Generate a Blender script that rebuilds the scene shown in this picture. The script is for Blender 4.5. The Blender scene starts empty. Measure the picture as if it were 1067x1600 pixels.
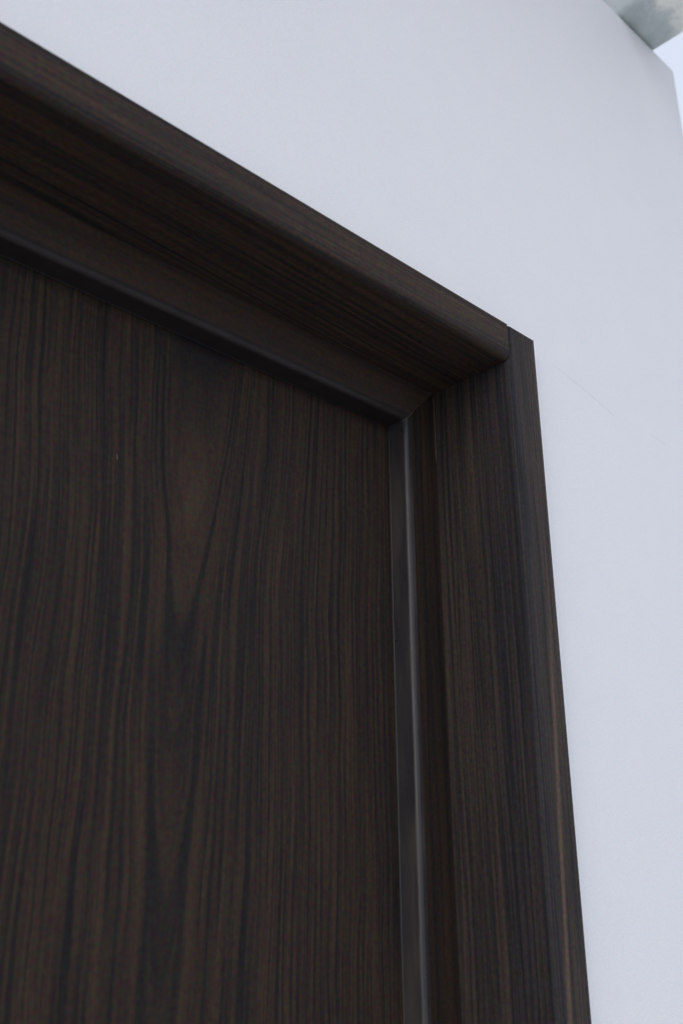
import bpy, bmesh, math, random
from mathutils import Matrix, Vector
R = math.radians
C = bpy.context.scene.collection
random.seed(4)

# ------------------------------------------------------------------ frame of reference
# metres; x to the right along the wall, y into the wall, z up.
# origin = outer top corner of the door frame on its front plane; ground at z = GZ
GZ = -2.10
W = 0.040        # width of the frame's front face
H1 = 0.0356      # height of the head's front face
L = 0.0873       # depth of the reveal
S = 0.0400       # width of the stop
T = 0.0222       # depth of the stop
YD = L + T       # plane of the door's face
YW = 0.012       # plane of the wall's face
XL = -0.985      # reveal of the far (hinge) jamb
WX, WZ = 0.409, 0.599   # end and top of the wall
WT = 0.19        # wall thickness

# ------------------------------------------------------------------ camera
cam_d = bpy.data.cameras.new('camera')
cam = bpy.data.objects.new('camera', cam_d); C.objects.link(cam)
yaw, pitch, roll = R(44.381), R(21.829), R(0.444)
f = Vector((math.sin(yaw)*math.cos(pitch), math.cos(yaw)*math.cos(pitch), math.sin(pitch)))
r = f.cross(Vector((0, 0, 1))).normalized(); d = f.cross(r)
r2 = math.cos(roll)*r + math.sin(roll)*d
d2 = -math.sin(roll)*r + math.cos(roll)*d
u = -d2
M3 = Matrix((( r2.x, u.x, -f.x), (r2.y, u.y, -f.y), (r2.z, u.z, -f.z)))
cam.matrix_world = Matrix.Translation((-0.7136, -0.4789, -0.5030)) @ M3.to_4x4()
cam_d.sensor_fit = 'VERTICAL'; cam_d.sensor_height = 36.0
cam_d.lens = 1671.07/1600*36
cam_d.clip_start = 0.01; cam_d.clip_end = 500
cam_d.dof.use_dof = True
cam_d.dof.focus_distance = 0.93
cam_d.dof.aperture_fstop = 6.5
bpy.context.scene.camera = cam

# ------------------------------------------------------------------ sky and sun
VEIL = 0.85
world = bpy.data.worlds.new('World'); bpy.context.scene.world = world
world.use_nodes = True
nt = world.node_tree; nt.nodes.clear()
sky = nt.nodes.new('ShaderNodeTexSky'); sky.sky_type = 'NISHITA'; sky.sun_disc = False
SUN_EL, SUN_AZ = R(28), R(246)         # azimuth measured from +y towards +x: veiled sun low on the left
sky.sun_elevation = SUN_EL; sky.sun_rotation = SUN_AZ
sky.air_density = 1.6; sky.dust_density = 4.0; sky.ozone_density = 1.0
hs = nt.nodes.new('ShaderNodeHueSaturation'); hs.inputs['Saturation'].default_value = 0.9
bg = nt.nodes.new('ShaderNodeBackground'); bg.inputs['Strength'].default_value = 0.13
wo = nt.nodes.new('ShaderNodeOutputWorld')
# a thin even cloud veil over the whole sky
tcw = nt.nodes.new('ShaderNodeTexCoord'); cn = nt.nodes.new('ShaderNodeTexNoise')
cn.inputs['Scale'].default_value = 2.2; cn.inputs['Detail'].default_value = 5.0
cr = nt.nodes.new('ShaderNodeValToRGB'); cr.color_ramp.elements[0].position = .3; cr.color_ramp.elements[1].position = .7
cr.color_ramp.elements[0].color = (.84, .91, 1.07, 1); cr.color_ramp.elements[1].color = (.93, .99, 1.13, 1)
vm = nt.nodes.new('ShaderNodeMix'); vm.data_type = 'RGBA'; vm.inputs[0].default_value = VEIL
vg = nt.nodes.new('ShaderNodeVectorMath'); vg.operation = 'SCALE'; vg.inputs[3].default_value = 7.2
nt.links.new(tcw.outputs['Generated'], cn.inputs['Vector']); nt.links.new(cn.outputs[0], cr.inputs[0])
nt.links.new(cr.outputs[0], vg.inputs[0]); nt.links.new(vg.outputs[0], vm.inputs[7])
nt.links.new(sky.outputs[0], hs.inputs['Color']); nt.links.new(hs.outputs[0], vm.inputs[6])
nt.links.new(vm.outputs[2], bg.inputs['Color'])
nt.links.new(bg.outputs[0], wo.inputs['Surface'])
sd = bpy.data.lights.new('sun', 'SUN'); sd.energy = 1.25; sd.angle = R(60); sd.color = (1, .97, .93)
so = bpy.data.objects.new('sun', sd); C.objects.link(so)
sv = Vector((math.sin(SUN_AZ)*math.cos(SUN_EL), math.cos(SUN_AZ)*math.cos(SUN_EL), math.sin(SUN_EL)))
so.rotation_euler = sv.to_track_quat('Z', 'Y').to_euler()
vs = bpy.context.scene.view_settings
bpy.context.scene.display_settings.display_device = 'sRGB'
vs.view_transform = 'Standard'; vs.look = 'None'; vs.gamma = 1.0; vs.exposure = 0.03

# ------------------------------------------------------------------ node helpers
class N:
    def __init__(s, name):
        s.m = bpy.data.materials.new(name); s.m.use_nodes = True
        s.t = s.m.node_tree; s.b = s.t.nodes['Principled BSDF']
    def n(s, typ, **kw):
        x = s.t.nodes.new(typ)
        for k, v in kw.items(): setattr(x, k, v)
        return x
    def set(s, sock, v):
        if isinstance(v, bpy.types.NodeSocket): s.t.links.new(v, sock)
        else: sock.default_value = v
    def math(s, op, a, b=0.0, c=0.0, clamp=False):
        x = s.n('ShaderNodeMath', operation=op, use_clamp=clamp)
        s.set(x.inputs[0], a); s.set(x.inputs[1], b); s.set(x.inputs[2], c)
        return x.outputs[0]
    def comb(s, x, y, z):
        c = s.n('ShaderNodeCombineXYZ')
        for i, v in enumerate((x, y, z)): s.set(c.inputs[i], v)
        return c.outputs[0]
    def noise(s, vec, scale, detail=2.0, rough=0.5, dist=0.0):
        x = s.n('ShaderNodeTexNoise', noise_dimensions='3D')
        s.set(x.inputs['Vector'], vec); s.set(x.inputs['Scale'], scale)
        s.set(x.inputs['Detail'], detail); s.set(x.inputs['Roughness'], rough); s.set(x.inputs['Distortion'], dist)
        return x.outputs['Fac']
    def noise1(s, w, scale, detail=2.0, rough=0.5):
        x = s.n('ShaderNodeTexNoise', noise_dimensions='1D')
        s.set(x.inputs['W'], w); s.set(x.inputs['Scale'], scale)
        s.set(x.inputs['Detail'], detail); s.set(x.inputs['Roughness'], rough)
        return x.outputs['Fac']
    def map(s, v, a, b, c, d, smooth=False):
        x = s.n('ShaderNodeMapRange'); x.interpolation_type = 'SMOOTHSTEP' if smooth else 'LINEAR'
        for i, k in zip(('Value', 'From Min', 'From Max', 'To Min', 'To Max'), (v, a, b, c, d)): s.set(x.inputs[i], k)
        return x.outputs[0]
    def ramp(s, v, stops):
        x = s.n('ShaderNodeValToRGB'); e = x.color_ramp.elements
        while len(e) < len(stops): e.new(0.5)
        for i, (p, c) in enumerate(stops): e[i].position = p; e[i].color = (*c, 1)
        s.set(x.inputs[0], v); return x.outputs[0]
    def mix(s, fac, a, b, mode='MIX'):
        x = s.n('ShaderNodeMix', data_type='RGBA', blend_type=mode)
        s.set(x.inputs[0], fac)
        for i, v in ((6, a), (7, b)):
            s.set(x.inputs[i], v if isinstance(v, bpy.types.NodeSocket) else (*v, 1))
        return x.outputs[2]
    def xyz(s):
        tc = s.n('ShaderNodeTexCoord'); sp = s.n('ShaderNodeSeparateXYZ')
        s.t.links.new(tc.outputs['Object'], sp.inputs[0])
        return tc.outputs['Object'], sp.outputs[0], sp.outputs[1], sp.outputs[2]
    def bump(s, h, strength, dist):
        x = s.n('ShaderNodeBump'); x.inputs['Strength'].default_value = strength
        x.inputs['Distance'].default_value = dist
        s.set(x.inputs['Height'], h); s.t.links.new(x.outputs[0], s.b.inputs['Normal'])

DARK = (0.0110, 0.0110, 0.0125)
MID = (0.0350, 0.0232, 0.0180)
LITE = (0.0740, 0.0455, 0.0305)
WARM = (0.0850, 0.0430, 0.0220)

def veneer(name, mode, gain=1.0, flat=0.0, seed=0.0, freq=190.0, spec=0.10, con=0.72, warmth=.75, grey=0.0):
    """Dark wood-grain laminate. mode: door (cathedral figure), jamb (vertical), head (horizontal)"""
    g = N(name)
    vec, x, y, z = g.xyz()
    if mode == 'door':
        al = z
        warp = g.noise(g.comb(g.math('MULTIPLY', x, 5.0), 0.0, g.math('MULTIPLY', z, 2.6)), 1.0, 3.0, .5)
        warp2 = g.noise(g.comb(g.math('MULTIPLY', x, 22.0), 3.0, g.math('MULTIPLY', z, 7.0)), 1.0, 2.0, .5)
        t = g.math('SUBTRACT', -.2506, z)           # distance below the tip of the figure
        up = g.math('SMOOTH_MIN', t, 0.0, .10); dn = g.math('SUBTRACT', t, up)
        xc = g.math('DIVIDE', g.math('ADD', x, .296), .05)
        near = g.math('EXPONENT', g.math('MULTIPLY', g.math('MULTIPLY', xc, xc), -1.0))
        dx = g.math('ADD', g.math('ADD', x, 0.296), g.math('MULTIPLY', g.math('MULTIPLY', up, .10), near))
        dx = g.math('ADD', dx, g.math('MULTIPLY', g.math('SUBTRACT', warp, .5), .026))
        dx = g.math('ADD', dx, g.math('MULTIPLY', g.math('SUBTRACT', warp2, .5), .008))
        # the left-hand grain leans a little
        D = g.math('ADD', g.math('ADD', .045, g.math('MULTIPLY', up, .115)), g.math('MULTIPLY', dn, .024))
        rr = g.math('SQRT', g.math('ADD', g.math('MULTIPLY', dx, dx), g.math('MULTIPLY', D, D)))
        rin = g.math('SMOOTH_MAX', rr, .0435, .006)     # no rings inside the pale tongue
        # tighter rings away from the heart of the board
        rr2 = g.math('ADD', rin, g.math('MULTIPLY', g.math('MULTIPLY', rin, rin), .9))
        across = x
    elif mode == 'jamb':
        al = z
        w1 = g.noise(g.comb(g.math('MULTIPLY', x, 8.0), g.math('MULTIPLY', y, 8.0), g.math('MULTIPLY', z, 1.6)), 1.0, 2.0, .5)
        across = g.math('SUBTRACT', y, x)
        rr = g.math('ADD', across, g.math('MULTIPLY', g.math('SUBTRACT', w1, .5), .018)); rr2 = rr
    else:
        al = x
        w1 = g.noise(g.comb(g.math('MULTIPLY', x, 1.6), g.math('MULTIPLY', y, 8.0), g.math('MULTIPLY', z, 8.0)), 1.0, 2.0, .5)
        across = g.math('SUBTRACT', g.math('SUBTRACT', y, z), g.math('MULTIPLY', g.math('MULTIPLY', x, .035), g.map(y, .001, .009, 0.0, 1.0)))
        rr = g.math('ADD', across, g.math('MULTIPLY', g.math('SUBTRACT', w1, .5), .016)); rr2 = rr
    rs = g.math('ADD', rr2, seed)
    bands = g.noise1(rs, freq, 1.5, .45)                 # growth rings
    lines = g.noise(g.comb(g.math('MULTIPLY', rs, freq*2.2), seed*3, g.math('MULTIPLY', al, 5.0)), 1.0, 2.0, .55)   # thinner rings between them, broken along their length
    wide = g.noise1(rs, freq*.2, 1.0, .5)                # slow tone change over the board
    longf = g.noise(g.comb(g.math('MULTIPLY', across, 60.0), 7.0+seed, g.math('MULTIPLY', al, 4.0)), 1.0, 3.0, .6)
    fib = g.noise(g.comb(g.math('MULTIPLY', across, 1500.0), 1.0, g.math('MULTIPLY', al, 38.0)), 1.0, 2.0, .6)
    pore = g.noise(g.comb(g.math('MULTIPLY', across, 700.0), 5.0, g.math('MULTIPLY', al, 14.0)), 1.0, 2.0, .5)
    v = g.map(bands, .34, .60, 0.0, 1.0, True)
    v = g.math('ADD', g.math('MULTIPLY', v, .24), g.math('MULTIPLY', g.map(lines, .36, .60, 0.0, 1.0, True), .46))
    v = g.math('ADD', v, g.math('MULTIPLY', g.math('SUBTRACT', longf, .5), .60))
    v = g.math('ADD', v, g.math('MULTIPLY', g.math('SUBTRACT', wide, .5), .22))
    v = g.math('ADD', v, g.math('MULTIPLY', g.math('SUBTRACT', fib, .5), .45))
    v = g.math('ADD', v, g.math('MULTIPLY', g.math('SUBTRACT', pore, .5), .45))
    if mode == 'door':
        # the pale tongue of early wood at the heart, dark late wood round its tip
        a = g.math('DIVIDE', g.math('SUBTRACT', rr, .029), .0140)
        gl = g.math('EXPONENT', g.math('MULTIPLY', g.math('MULTIPLY', a, a), -1.0))
        b = g.math('DIVIDE', g.math('SUBTRACT', rr, .0475), .0028)
        gd = g.math('EXPONENT', g.math('MULTIPLY', g.math('MULTIPLY', b, b), -1.0))
        v = g.math('ADD', v, g.math('MULTIPLY', g.math('MULTIPLY', gl, g.map(z, -.170, -.125, 1.0, -1.3, True)), .24))
        v = g.math('SUBTRACT', v, g.math('MULTIPLY', gd, .13))
    if flat: v = g.math('ADD', g.math('MULTIPLY', v, 1-flat), .40*flat)
    v = g.math('ADD', g.math('MULTIPLY', g.math('SUBTRACT', v, .36), con), .34)
    cool = warmline = None
    if mode == 'jamb' and not flat:
        # darker, cooler board edge round the front corner; one warm streak on the front face
        cool = g.math('MULTIPLY', g.map(across, .022, .034, 0.0, 1.0, True), g.map(across, .068, .088, 1.0, 0.0, True))
        v = g.math('SUBTRACT', v, g.math('MULTIPLY', cool, .08))
        c0 = g.math('ADD', .020, g.math('MULTIPLY', g.math('SUBTRACT', -.38, z), .05))
        q = g.math('DIVIDE', g.math('SUBTRACT', rr, g.math('ADD', c0, .0)), .0024)
        warmline = g.math('MULTIPLY', g.math('EXPONENT', g.math('MULTIPLY', g.math('MULTIPLY', q, q), -1.0)), g.map(z, -.38, -.22, 1.0, 0.15, True))
        v = g.math('ADD', v, g.math('MULTIPLY', warmline, .35))
    col = g.ramp(v, [(0.0, DARK), (0.22, (.018, .0155, .0155)), (0.5, MID), (1.0, LITE)])
    # here and there a redder streak
    warm = g.noise(g.comb(g.math('MULTIPLY', across, 45.0), 11.0+seed, g.math('MULTIPLY', al, 3.0)), 1.0, 2.0, .6)
    wf = g.math('MULTIPLY', g.map(warm, .60, .80, 0.0, 1.0, True), g.map(v, .2, .8, 0.0, warmth))
    col = g.mix(wf, col, WARM)
    if cool: col = g.mix(g.math('MULTIPLY', cool, .42), col, g.mix(1.0, col, (.78, .92, 1.30), 'MULTIPLY'))
    if warmline: col = g.mix(g.math('MULTIPLY', warmline, .7), col, WARM)
    # printed colour mottling of the laminate: reddish and greenish flecks
    c = g.n('ShaderNodeTexNoise'); g.set(c.inputs['Vector'], vec); c.inputs['Scale'].default_value = 300.0
    c.inputs['Detail'].default_value = 3.0
    mot = g.mix(.75, (.5, .5, .5), c.outputs['Color'])
    mot = g.mix(1.0, mot, (2.02, 2.02, 2.02), 'MULTIPLY')
    col = g.mix(1.0, col, mot, 'MULTIPLY')
    if grey:
        hs_ = g.n('ShaderNodeHueSaturation'); hs_.inputs['Saturation'].default_value = 1-grey
        g.set(hs_.inputs['Color'], col); col = g.mix(1.0, hs_.outputs[0], (.96, 1.0, 1.06), 'MULTIPLY')
    col = g.mix(1.0, col, (gain, gain, gain), 'MULTIPLY')
    g.set(g.b.inputs['Base Color'], col)
    g.b.inputs['Roughness'].default_value = .5
    g.set(g.b.inputs['Roughness'], g.map(v, 0.0, 1.0, .62, .48))
    g.b.inputs['Specular IOR Level'].default_value = spec
    g.bump(g.math('ADD', v, g.math('MULTIPLY', fib, .6)), .25, .0004)
    return g.m

M_DOOR = veneer('door_veneer', 'door', 0.98)
M_JAMB = veneer('jamb_veneer', 'jamb', 1.36, seed=.37, freq=200.0, con=.66, warmth=.15, grey=.22)
M_HEAD = veneer('head_veneer', 'head', 1.28, seed=.81, freq=210.0, con=.66, warmth=.4)
M_STOPV = veneer('stop_veneer_upright', 'jamb', .8, flat=.35, seed=1.3, freq=110.0)
M_STOPH = veneer('stop_veneer_level', 'head', 1.45, flat=.6, seed=1.9, freq=60.0)

def plain(name, col, rough, spec=.5, metal=0.0, nscale=0, namp=0.0, bstr=0.0, bdist=0.0):
    g = N(name); vec = g.xyz()[0]
    g.b.inputs['Base Color'].default_value = (*col, 1)
    if nscale:
        k = g.noise(vec, nscale, 4.0, .6)
        g.set(g.b.inputs['Base Color'], g.mix(1.0, g.mix(g.map(k, .3, .7, 0.0, 1.0), tuple(c*(1-namp) for c in col), tuple(c*(1+namp) for c in col)), (1, 1, 1), 'MULTIPLY'))
        if bstr: g.bump(k, bstr, bdist)
    g.b.inputs['Roughness'].default_value = rough
    g.b.inputs['Specular IOR Level'].default_value = spec
    g.b.inputs['Metallic'].default_value = metal
    return g.m

M_BAND = plain('smooth_edge_lacquer', (.036, .032, .033), .30, .40, 0, 90, .12, .15, .0003)
M_BANDH = plain('smooth_edge_lacquer_level', (.022, .019, .019), .48, .20, 0, 60, .2, .2, .0004)
M_SEAL = plain('dark_blue_rubber', (.012, .022, .036), .45, .45)
M_PALE = plain('pale_edge_line', (.11, .105, .10), .6, .3)
_g = N('smooth_edge_lacquer_upright'); _v, _x, _y, _z = _g.xyz()
_w = _g.noise(_g.comb(_g.math('MULTIPLY', _x, 40.0), _g.math('MULTIPLY', _y, 40.0), _g.math('MULTIPLY', _z, 9.0)), 1.0, 3.0, .5)
_d = _g.noise(_v, 200.0, 3.0, .6)
_g.set(_g.b.inputs['Base Color'], _g.mix(_g.map(_w, .35, .65, 0.0, 1.0, True), (.026, .025, .029), (.048, .041, .040)))
_g.set(_g.b.inputs['Roughness'], _g.math('ADD', _g.map(_w, .34, .66, .22, .56), _g.math('MULTIPLY', _g.math('SUBTRACT', _d, .5), .15)))
_g.b.inputs['Specular IOR Level'].default_value = .36
_g.bump(_g.math('ADD', _w, _g.math('MULTIPLY', _d, .025)), .6, .0022)
M_BAND = _g.m
M_SCRATCH = plain('grey_scuff', (.74, .75, .78), .8, .2)
M_CHIP = plain('bare_chip', (.16, .10, .075), .8, .2)
M_HINGE = plain('brushed_steel', (.45, .45, .46), .35, .5, 1.0, 300, .08)

# painted wall: orange-peel roller texture and faint unevenness
g = N('matt_white_paint'); vec, x, y, z = g.xyz()
peel = g.noise(vec, 620.0, 3.0, .6); big = g.noise(vec, 2.6, 3.0, .5); mid = g.noise(vec, 26.0, 3.0, .5)
g.set(g.b.inputs['Base Color'], g.mix(g.math('ADD', g.math('MULTIPLY', big, .6), g.math('MULTIPLY', mid, .4)), (.735, .755, .805), (.805, .82, .86)))
fine = g.n('ShaderNodeTexNoise'); g.set(fine.inputs['Vector'], vec); fine.inputs['Scale'].default_value = 800.0; fine.inputs['Detail'].default_value = 2.0
spk = g.mix(1.0, g.mix(.09, (.5, .5, .5), fine.outputs['Color']), (2, 2, 2), 'MULTIPLY')
g.set(g.b.inputs['Base Color'], g.mix(1.0, g.b.inputs['Base Color'].links[0].from_socket, spk, 'MULTIPLY'))
g.b.inputs['Roughness'].default_value = .62; g.b.inputs['Specular IOR Level'].default_value = .3
g.bump(g.math('ADD', peel, g.math('MULTIPLY', mid, .8)), .45, .0009)
M_WALL = g.m

# galvanised steel: spangle, cloudy tarnish
g = N('galvanised_steel'); vec, x, y, z = g.xyz()
vo = g.n('ShaderNodeTexVoronoi'); g.set(vo.inputs['Vector'], vec); vo.inputs['Scale'].default_value = 90.0
cl = g.noise(vec, 16.0, 4.0, .65, .8)
sp = g.n('ShaderNodeSeparateColor'); g.t.links.new(vo.outputs['Color'], sp.inputs[0])
k = g.math('ADD', g.math('MULTIPLY', sp.outputs[0], .10), g.math('MULTIPLY', cl, .9))
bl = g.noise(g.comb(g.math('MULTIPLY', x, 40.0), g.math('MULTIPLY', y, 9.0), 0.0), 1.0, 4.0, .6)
k = g.math('ADD', k, g.math('MULTIPLY', g.map(g.math('ADD', y, g.math('MULTIPLY', g.math('SUBTRACT', bl, .5), .08)), -.005, -.060, 0.0, 1.0, True), .35))     # paler further out: light on the underside painted into the colour
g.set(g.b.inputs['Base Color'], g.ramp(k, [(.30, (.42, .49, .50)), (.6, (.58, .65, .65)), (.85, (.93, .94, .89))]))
g.b.inputs['Metallic'].default_value = .12; g.b.inputs['Roughness'].default_value = .42
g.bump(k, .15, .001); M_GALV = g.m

# translucent roof sheet
g = N('translucent_roof_sheet')
tr = g.n('ShaderNodeBsdfTranslucent'); tr.inputs[0].default_value = (.80, .76, .78, 1)
df = g.n('ShaderNodeBsdfDiffuse'); df.inputs[0].default_value = (.75, .72, .74, 1)
mx = g.n('ShaderNodeMixShader'); mx.inputs[0].default_value = .35
g.t.links.new(tr.outputs[0], mx.inputs[1]); g.t.links.new(df.outputs[0], mx.inputs[2])
g.t.links.new(mx.outputs[0], g.t.nodes['Material Output'].inputs[0]); M_ROOF = g.m

M_GROUND = plain('concrete_paving', (.47, .455, .43), .85, .3, 0, 3.0, .2, .3, .004)

# ------------------------------------------------------------------ object helpers
def mesh_obj(name, bm, mat, parent=None, smooth=False):
    me = bpy.data.meshes.new(name); bmesh.ops.recalc_face_normals(bm, faces=bm.faces[:])
    bm.to_mesh(me); bm.free(); me.materials.append(mat)
    if smooth:
        for p in me.polygons: p.use_smooth = True
        me.set_sharp_from_angle(angle=R(28))
    o = bpy.data.objects.new(name, me); C.objects.link(o)
    if parent:
        o.parent = parent; o.matrix_parent_inverse = Matrix.Translation(-Vector(base_of(parent)))
    return o
def base_of(o):
    v = Vector(o.location)
    return v
def thing(name, loc, label, cat):
    o = bpy.data.objects.new(name, None); C.objects.link(o); o.location = loc
    o['label'] = label; o['category'] = cat; o['kind'] = 'thing'; o.empty_display_size = .1
    return o
def prism(bm, ring_a, ring_b):
    a = [bm.verts.new(p) for p in ring_a]; b = [bm.verts.new(p) for p in ring_b]
    n = len(a)
    for i in range(n): bm.faces.new((a[i], a[(i+1) % n], b[(i+1) % n], b[i]))
    bm.faces.new(a[::-1]); bm.faces.new(b)
def arc(cx, cy, rad, a0, a1, n=7):
    return [(cx+rad*math.cos(R(a0+(a1-a0)*i/n)), cy+rad*math.sin(R(a0+(a1-a0)*i/n))) for i in range(n+1)]
def box(bm, x0, x1, y0, y1, z0, z1):
    prism(bm, [(x0, y0, z0), (x1, y0, z0), (x1, y1, z0), (x0, y1, z0)], [(x0, y0, z1), (x1, y0, z1), (x1, y1, z1), (x0, y1, z1)])
def tube(bm, pts, rad, n=6):
    pts = [Vector(p) for p in pts]; rings = []
    for i, p in enumerate(pts):
        t = (pts[min(i+1, len(pts)-1)]-pts[max(i-1, 0)]).normalized()
        a = t.cross(Vector((.3, .9, .2))).normalized(); b = t.cross(a)
        k = rad if 0 < i < len(pts)-1 else rad*.35
        rings.append([bm.verts.new(p+k*(a*math.cos(2*math.pi*j/n)+b*math.sin(2*math.pi*j/n))) for j in range(n)])
    for q, s in zip(rings, rings[1:]):
        for j in range(n): bm.faces.new((q[j], q[(j+1) % n], s[(j+1) % n], s[j]))
    bm.faces.new(rings[0][::-1]); bm.faces.new(rings[-1])
def bevel(o, w, seg=3):
    m = o.modifiers.new('bevel', 'BEVEL'); m.width = w; m.segments = seg; m.limit_method = 'ANGLE'; m.harden_normals = False
    return o

# ------------------------------------------------------------------ setting
bm = bmesh.new(); s = 120
vs_ = [bm.verts.new(p) for p in ((-s, -s, GZ), (s, -s, GZ), (s, s, GZ), (-s, s, GZ))]; bm.faces.new(vs_)
o = mesh_obj('ground', bm, M_GROUND); o['kind'] = 'structure'

# ------------------------------------------------------------------ wall with its door opening
wall = thing('wall', (0, YW, GZ), 'smooth white painted partition wall round the dark door frame', 'wall')
HOLE = .0115
xa, xb = XL-W+HOLE, -HOLE; zt = -HOLE
out = [(-3.2, GZ), (xa, GZ), (xa, zt), (xb, zt), (xb, GZ), (WX, GZ), (WX, WZ), (-3.2, WZ)]
bm = bmesh.new()
prism(bm, [(x, YW, z) for x, z in out], [(x, YW+WT, z) for x, z in out])
o = mesh_obj('plaster_face', bm, M_WALL, wall); bevel(o, .0035, 3)
# hair-thin scuffs in the paint
def scuff(a, b, sag, n=14):
    bm = bmesh.new(); pts = []
    for i in range(n+1):
        t = i/n
        pts.append((a[0]+(b[0]-a[0])*t, YW-.00006, a[1]+(b[1]-a[1])*t+sag*math.sin(math.pi*t)+random.uniform(-1, 1)*.0002))
    tube(bm, pts, .00010, 5)
    mesh_obj('scuff_line', bm, M_SCRATCH, wall)
scuff((.047, -.0020), (.150, -.0215), .0012)
scuff((.215, -.0190), (.245, -.0215), .0006, 6)

# ------------------------------------------------------------------ door frame
fr = thing('door_frame', ((XL-W)/2, 0, GZ), 'dark brown wood-grain door frame with stepped inner stop', 'door frame')
FD = .175       # overall depth of the frame
def jamb(side):
    # profile in (x, y): flange in front of the wall, rounded front corner, reveal
    rad = .0052
    p = [(0, .0008), (-.0008, 0)]
    p += [(-W+rad, 0)] + arc(-W+rad, rad, rad, 270, 180)[1:]
    p += [(-W, FD), (-.0135, FD), (-.0135, YW-.0004), (0, YW-.0004)]
    if side < 0: p = [((XL-W)-x, y) for x, y in p]
    bm = bmesh.new(); c = .0012
    prism(bm, [(x, y, GZ+.001) for x, y in p], [(x, y, -c) for x, y in p])
    # slightly eased top end
    bm.verts.ensure_lookup_table(); 
    q = mesh_obj('jamb', bm, M_JAMB, fr, True)
    q.data.transform(Matrix.Translation((0, 0, c*.4)))
    return q
jamb(1); jamb(-1)
# head: profile in (y, z), standing half a millimetre proud between the jambs
rad = .0068; PR = -.0006
prof = [(PR, -.0006), (PR+.0006, 0), (YW-.0004, 0), (YW-.0004, -.0135), (FD, -.0135), (FD, -H1)]
prof += [(PR+rad, -H1)] + arc(PR+rad, -H1+rad, rad, 270, 180)[1:]
bm = bmesh.new()
x0, x1 = XL+.0003, -W-.0003
n = 24
rings = []
for i in range(2):
    x = x0 if i == 0 else x1
    rings.append([(x, y, z) for y, z in prof])
prism(bm, rings[0], rings[1])
mesh_obj('head', bm, M_HEAD, fr, True)
# stops: board plus a smooth rounded edge band; mitred at the corner
EB = .0070; cr = .0042
def mitre(bm, pts_xz_y, vertical, side=1):
    """pts: (d, y); d = distance from reveal towards the opening"""
    a, b = [], []
    for dd, y in pts_xz_y:
        if vertical:
            X = -W-dd if side > 0 else XL+dd
            a.append((X, y, GZ+.001)); b.append((X, y, -H1-dd-.0002))
        else:
            a.append((XL+dd+.0002, y, -H1-dd)); b.append((-W-dd-.0002, y, -H1-dd))
    prism(bm, a, b)
board = [(0.0002, L), (S-EB, L), (S-EB, FD-.02), (0.0002, FD-.02)]
board = [(0.0002, L), (S-EB, L), (S-EB, L+T-.001), (0.0002, L+T-.001)]
band = [(S-EB+.0001, L-.0002)] + [(S-cr+cr*math.cos(R(a)), L-.0002+cr-cr*math.sin(R(a))) for a in (90, 78, 66, 54, 42, 30, 18, 8, 0)] + [(S, L+T-.0022), (S-EB+.0001, L+T-.0022)]
for vert, side, mat in ((True, 1, M_STOPV), (True, -1, M_STOPV), (False, 1, M_STOPH)):
    bm = bmesh.new(); mitre(bm, board, vert, side); mesh_obj('door_stop', bm, mat, fr)
    bm = bmesh.new(); mitre(bm, band, vert, side); mesh_obj('edge_band', bm, M_BAND if vert else M_BANDH, fr, True)
    # rubber seal between the stop and the door
    bm = bmesh.new()
    mitre(bm, [(S-EB+.001, L+T-.0021), (S-.0006, L+T-.0021), (S-.0001, L+T-.0013), (S-.0006, L+T-.0003), (S-EB+.001, L+T-.0003)], vert, side)
    mesh_obj('rubber_seal', bm, M_SEAL, fr, True)
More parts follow.
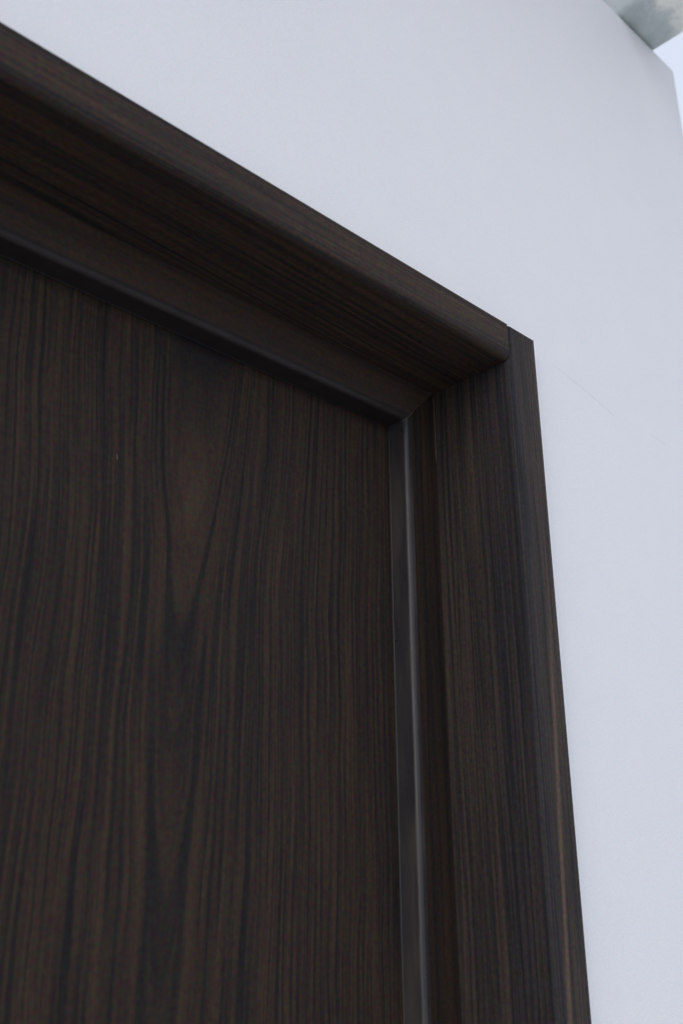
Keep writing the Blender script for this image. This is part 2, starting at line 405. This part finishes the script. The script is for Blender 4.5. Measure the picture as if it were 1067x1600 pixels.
# pale hairlines along the corner joints
bm = bmesh.new(); tube(bm, [(-W-.0002, L-.0001, -H1-.003-i*.006) for i in range(12)], .00028, 5); mesh_obj('joint_line', bm, M_PALE, fr)
bm = bmesh.new(); pts = [(-W-dd, y-.0001, -H1-dd-.0001) for dd, y in band[:-2][::-1]] 
pts = [(-W-S-.0001, L+T-.003, -H1-S)] + pts + [(-W-.027, L-.0002, -H1-.027)]
tube(bm, pts, .00024, 5); mesh_obj('joint_line', bm, M_PALE, fr)

# ------------------------------------------------------------------ door leaf
door = thing('door', (XL+S+.003, YD, GZ), 'closed dark brown door leaf with upright wood grain', 'door')
bm = bmesh.new(); box(bm, XL+.004, -W-.003, YD, YD+.042, GZ+.008, -H1-.003)
mesh_obj('door_leaf', bm, M_DOOR, door)
bm = bmesh.new(); tube(bm, [(-.3544+.0003*i, YD-.0001, -.1907-.0016*i) for i in range(-1, 3)], .0004, 6)
mesh_obj('chipped_spot', bm, M_CHIP, door)
# lever handle, below the picture
bm = bmesh.new(); tube(bm, [(-.135, YD-.0, -1.08), (-.135, YD-.05, -1.08)], .011, 16); tube(bm, [(-.130, YD-.05, -1.08), (-.20, YD-.054, -1.08), (-.27, YD-.05, -1.08)], .010, 16)

mesh_obj('door_handle', bm, M_HINGE, door, True)

# ------------------------------------------------------------------ galvanised beam lying on the wall top
beam = thing('steel_beam', (.318, YW, WZ+.001), 'galvanised steel beam running out over the top corner of the wall', 'beam')
bx0, bx1, bz = .2724, .3632, WZ+.0035
bm = bmesh.new(); box(bm, bx0, bx1, -1.6, YW+.024, bz, bz+.10)
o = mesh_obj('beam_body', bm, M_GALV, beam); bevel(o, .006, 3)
bm = bmesh.new(); box(bm, bx0+.004, bx1-.004, YW+.004, YW+.022, WZ+.0001, bz+.001)
mesh_obj('packing_strip', bm, M_SEAL, beam)

# ------------------------------------------------------------------ pale roof sheet beyond the wall, with an unseen front overhang added to shade it
bm = bmesh.new(); yb = YW+WT+1.6
pl = [(-2.2, yb), (-2.2, -.26), (.12, -.26), (.17, .02), (bx0+.02, .02), (bx0+.02, yb)]
prism(bm, [(x, y, bz+.1005) for x, y in pl], [(x, y, bz+.106) for x, y in pl])
o = mesh_obj('roof_sheet', bm, M_ROOF); o['label'] = 'pale translucent roof sheet beyond the wall, left of the beam, with an unseen front overhang added to shade the wall'; o['category'] = 'roof panel'
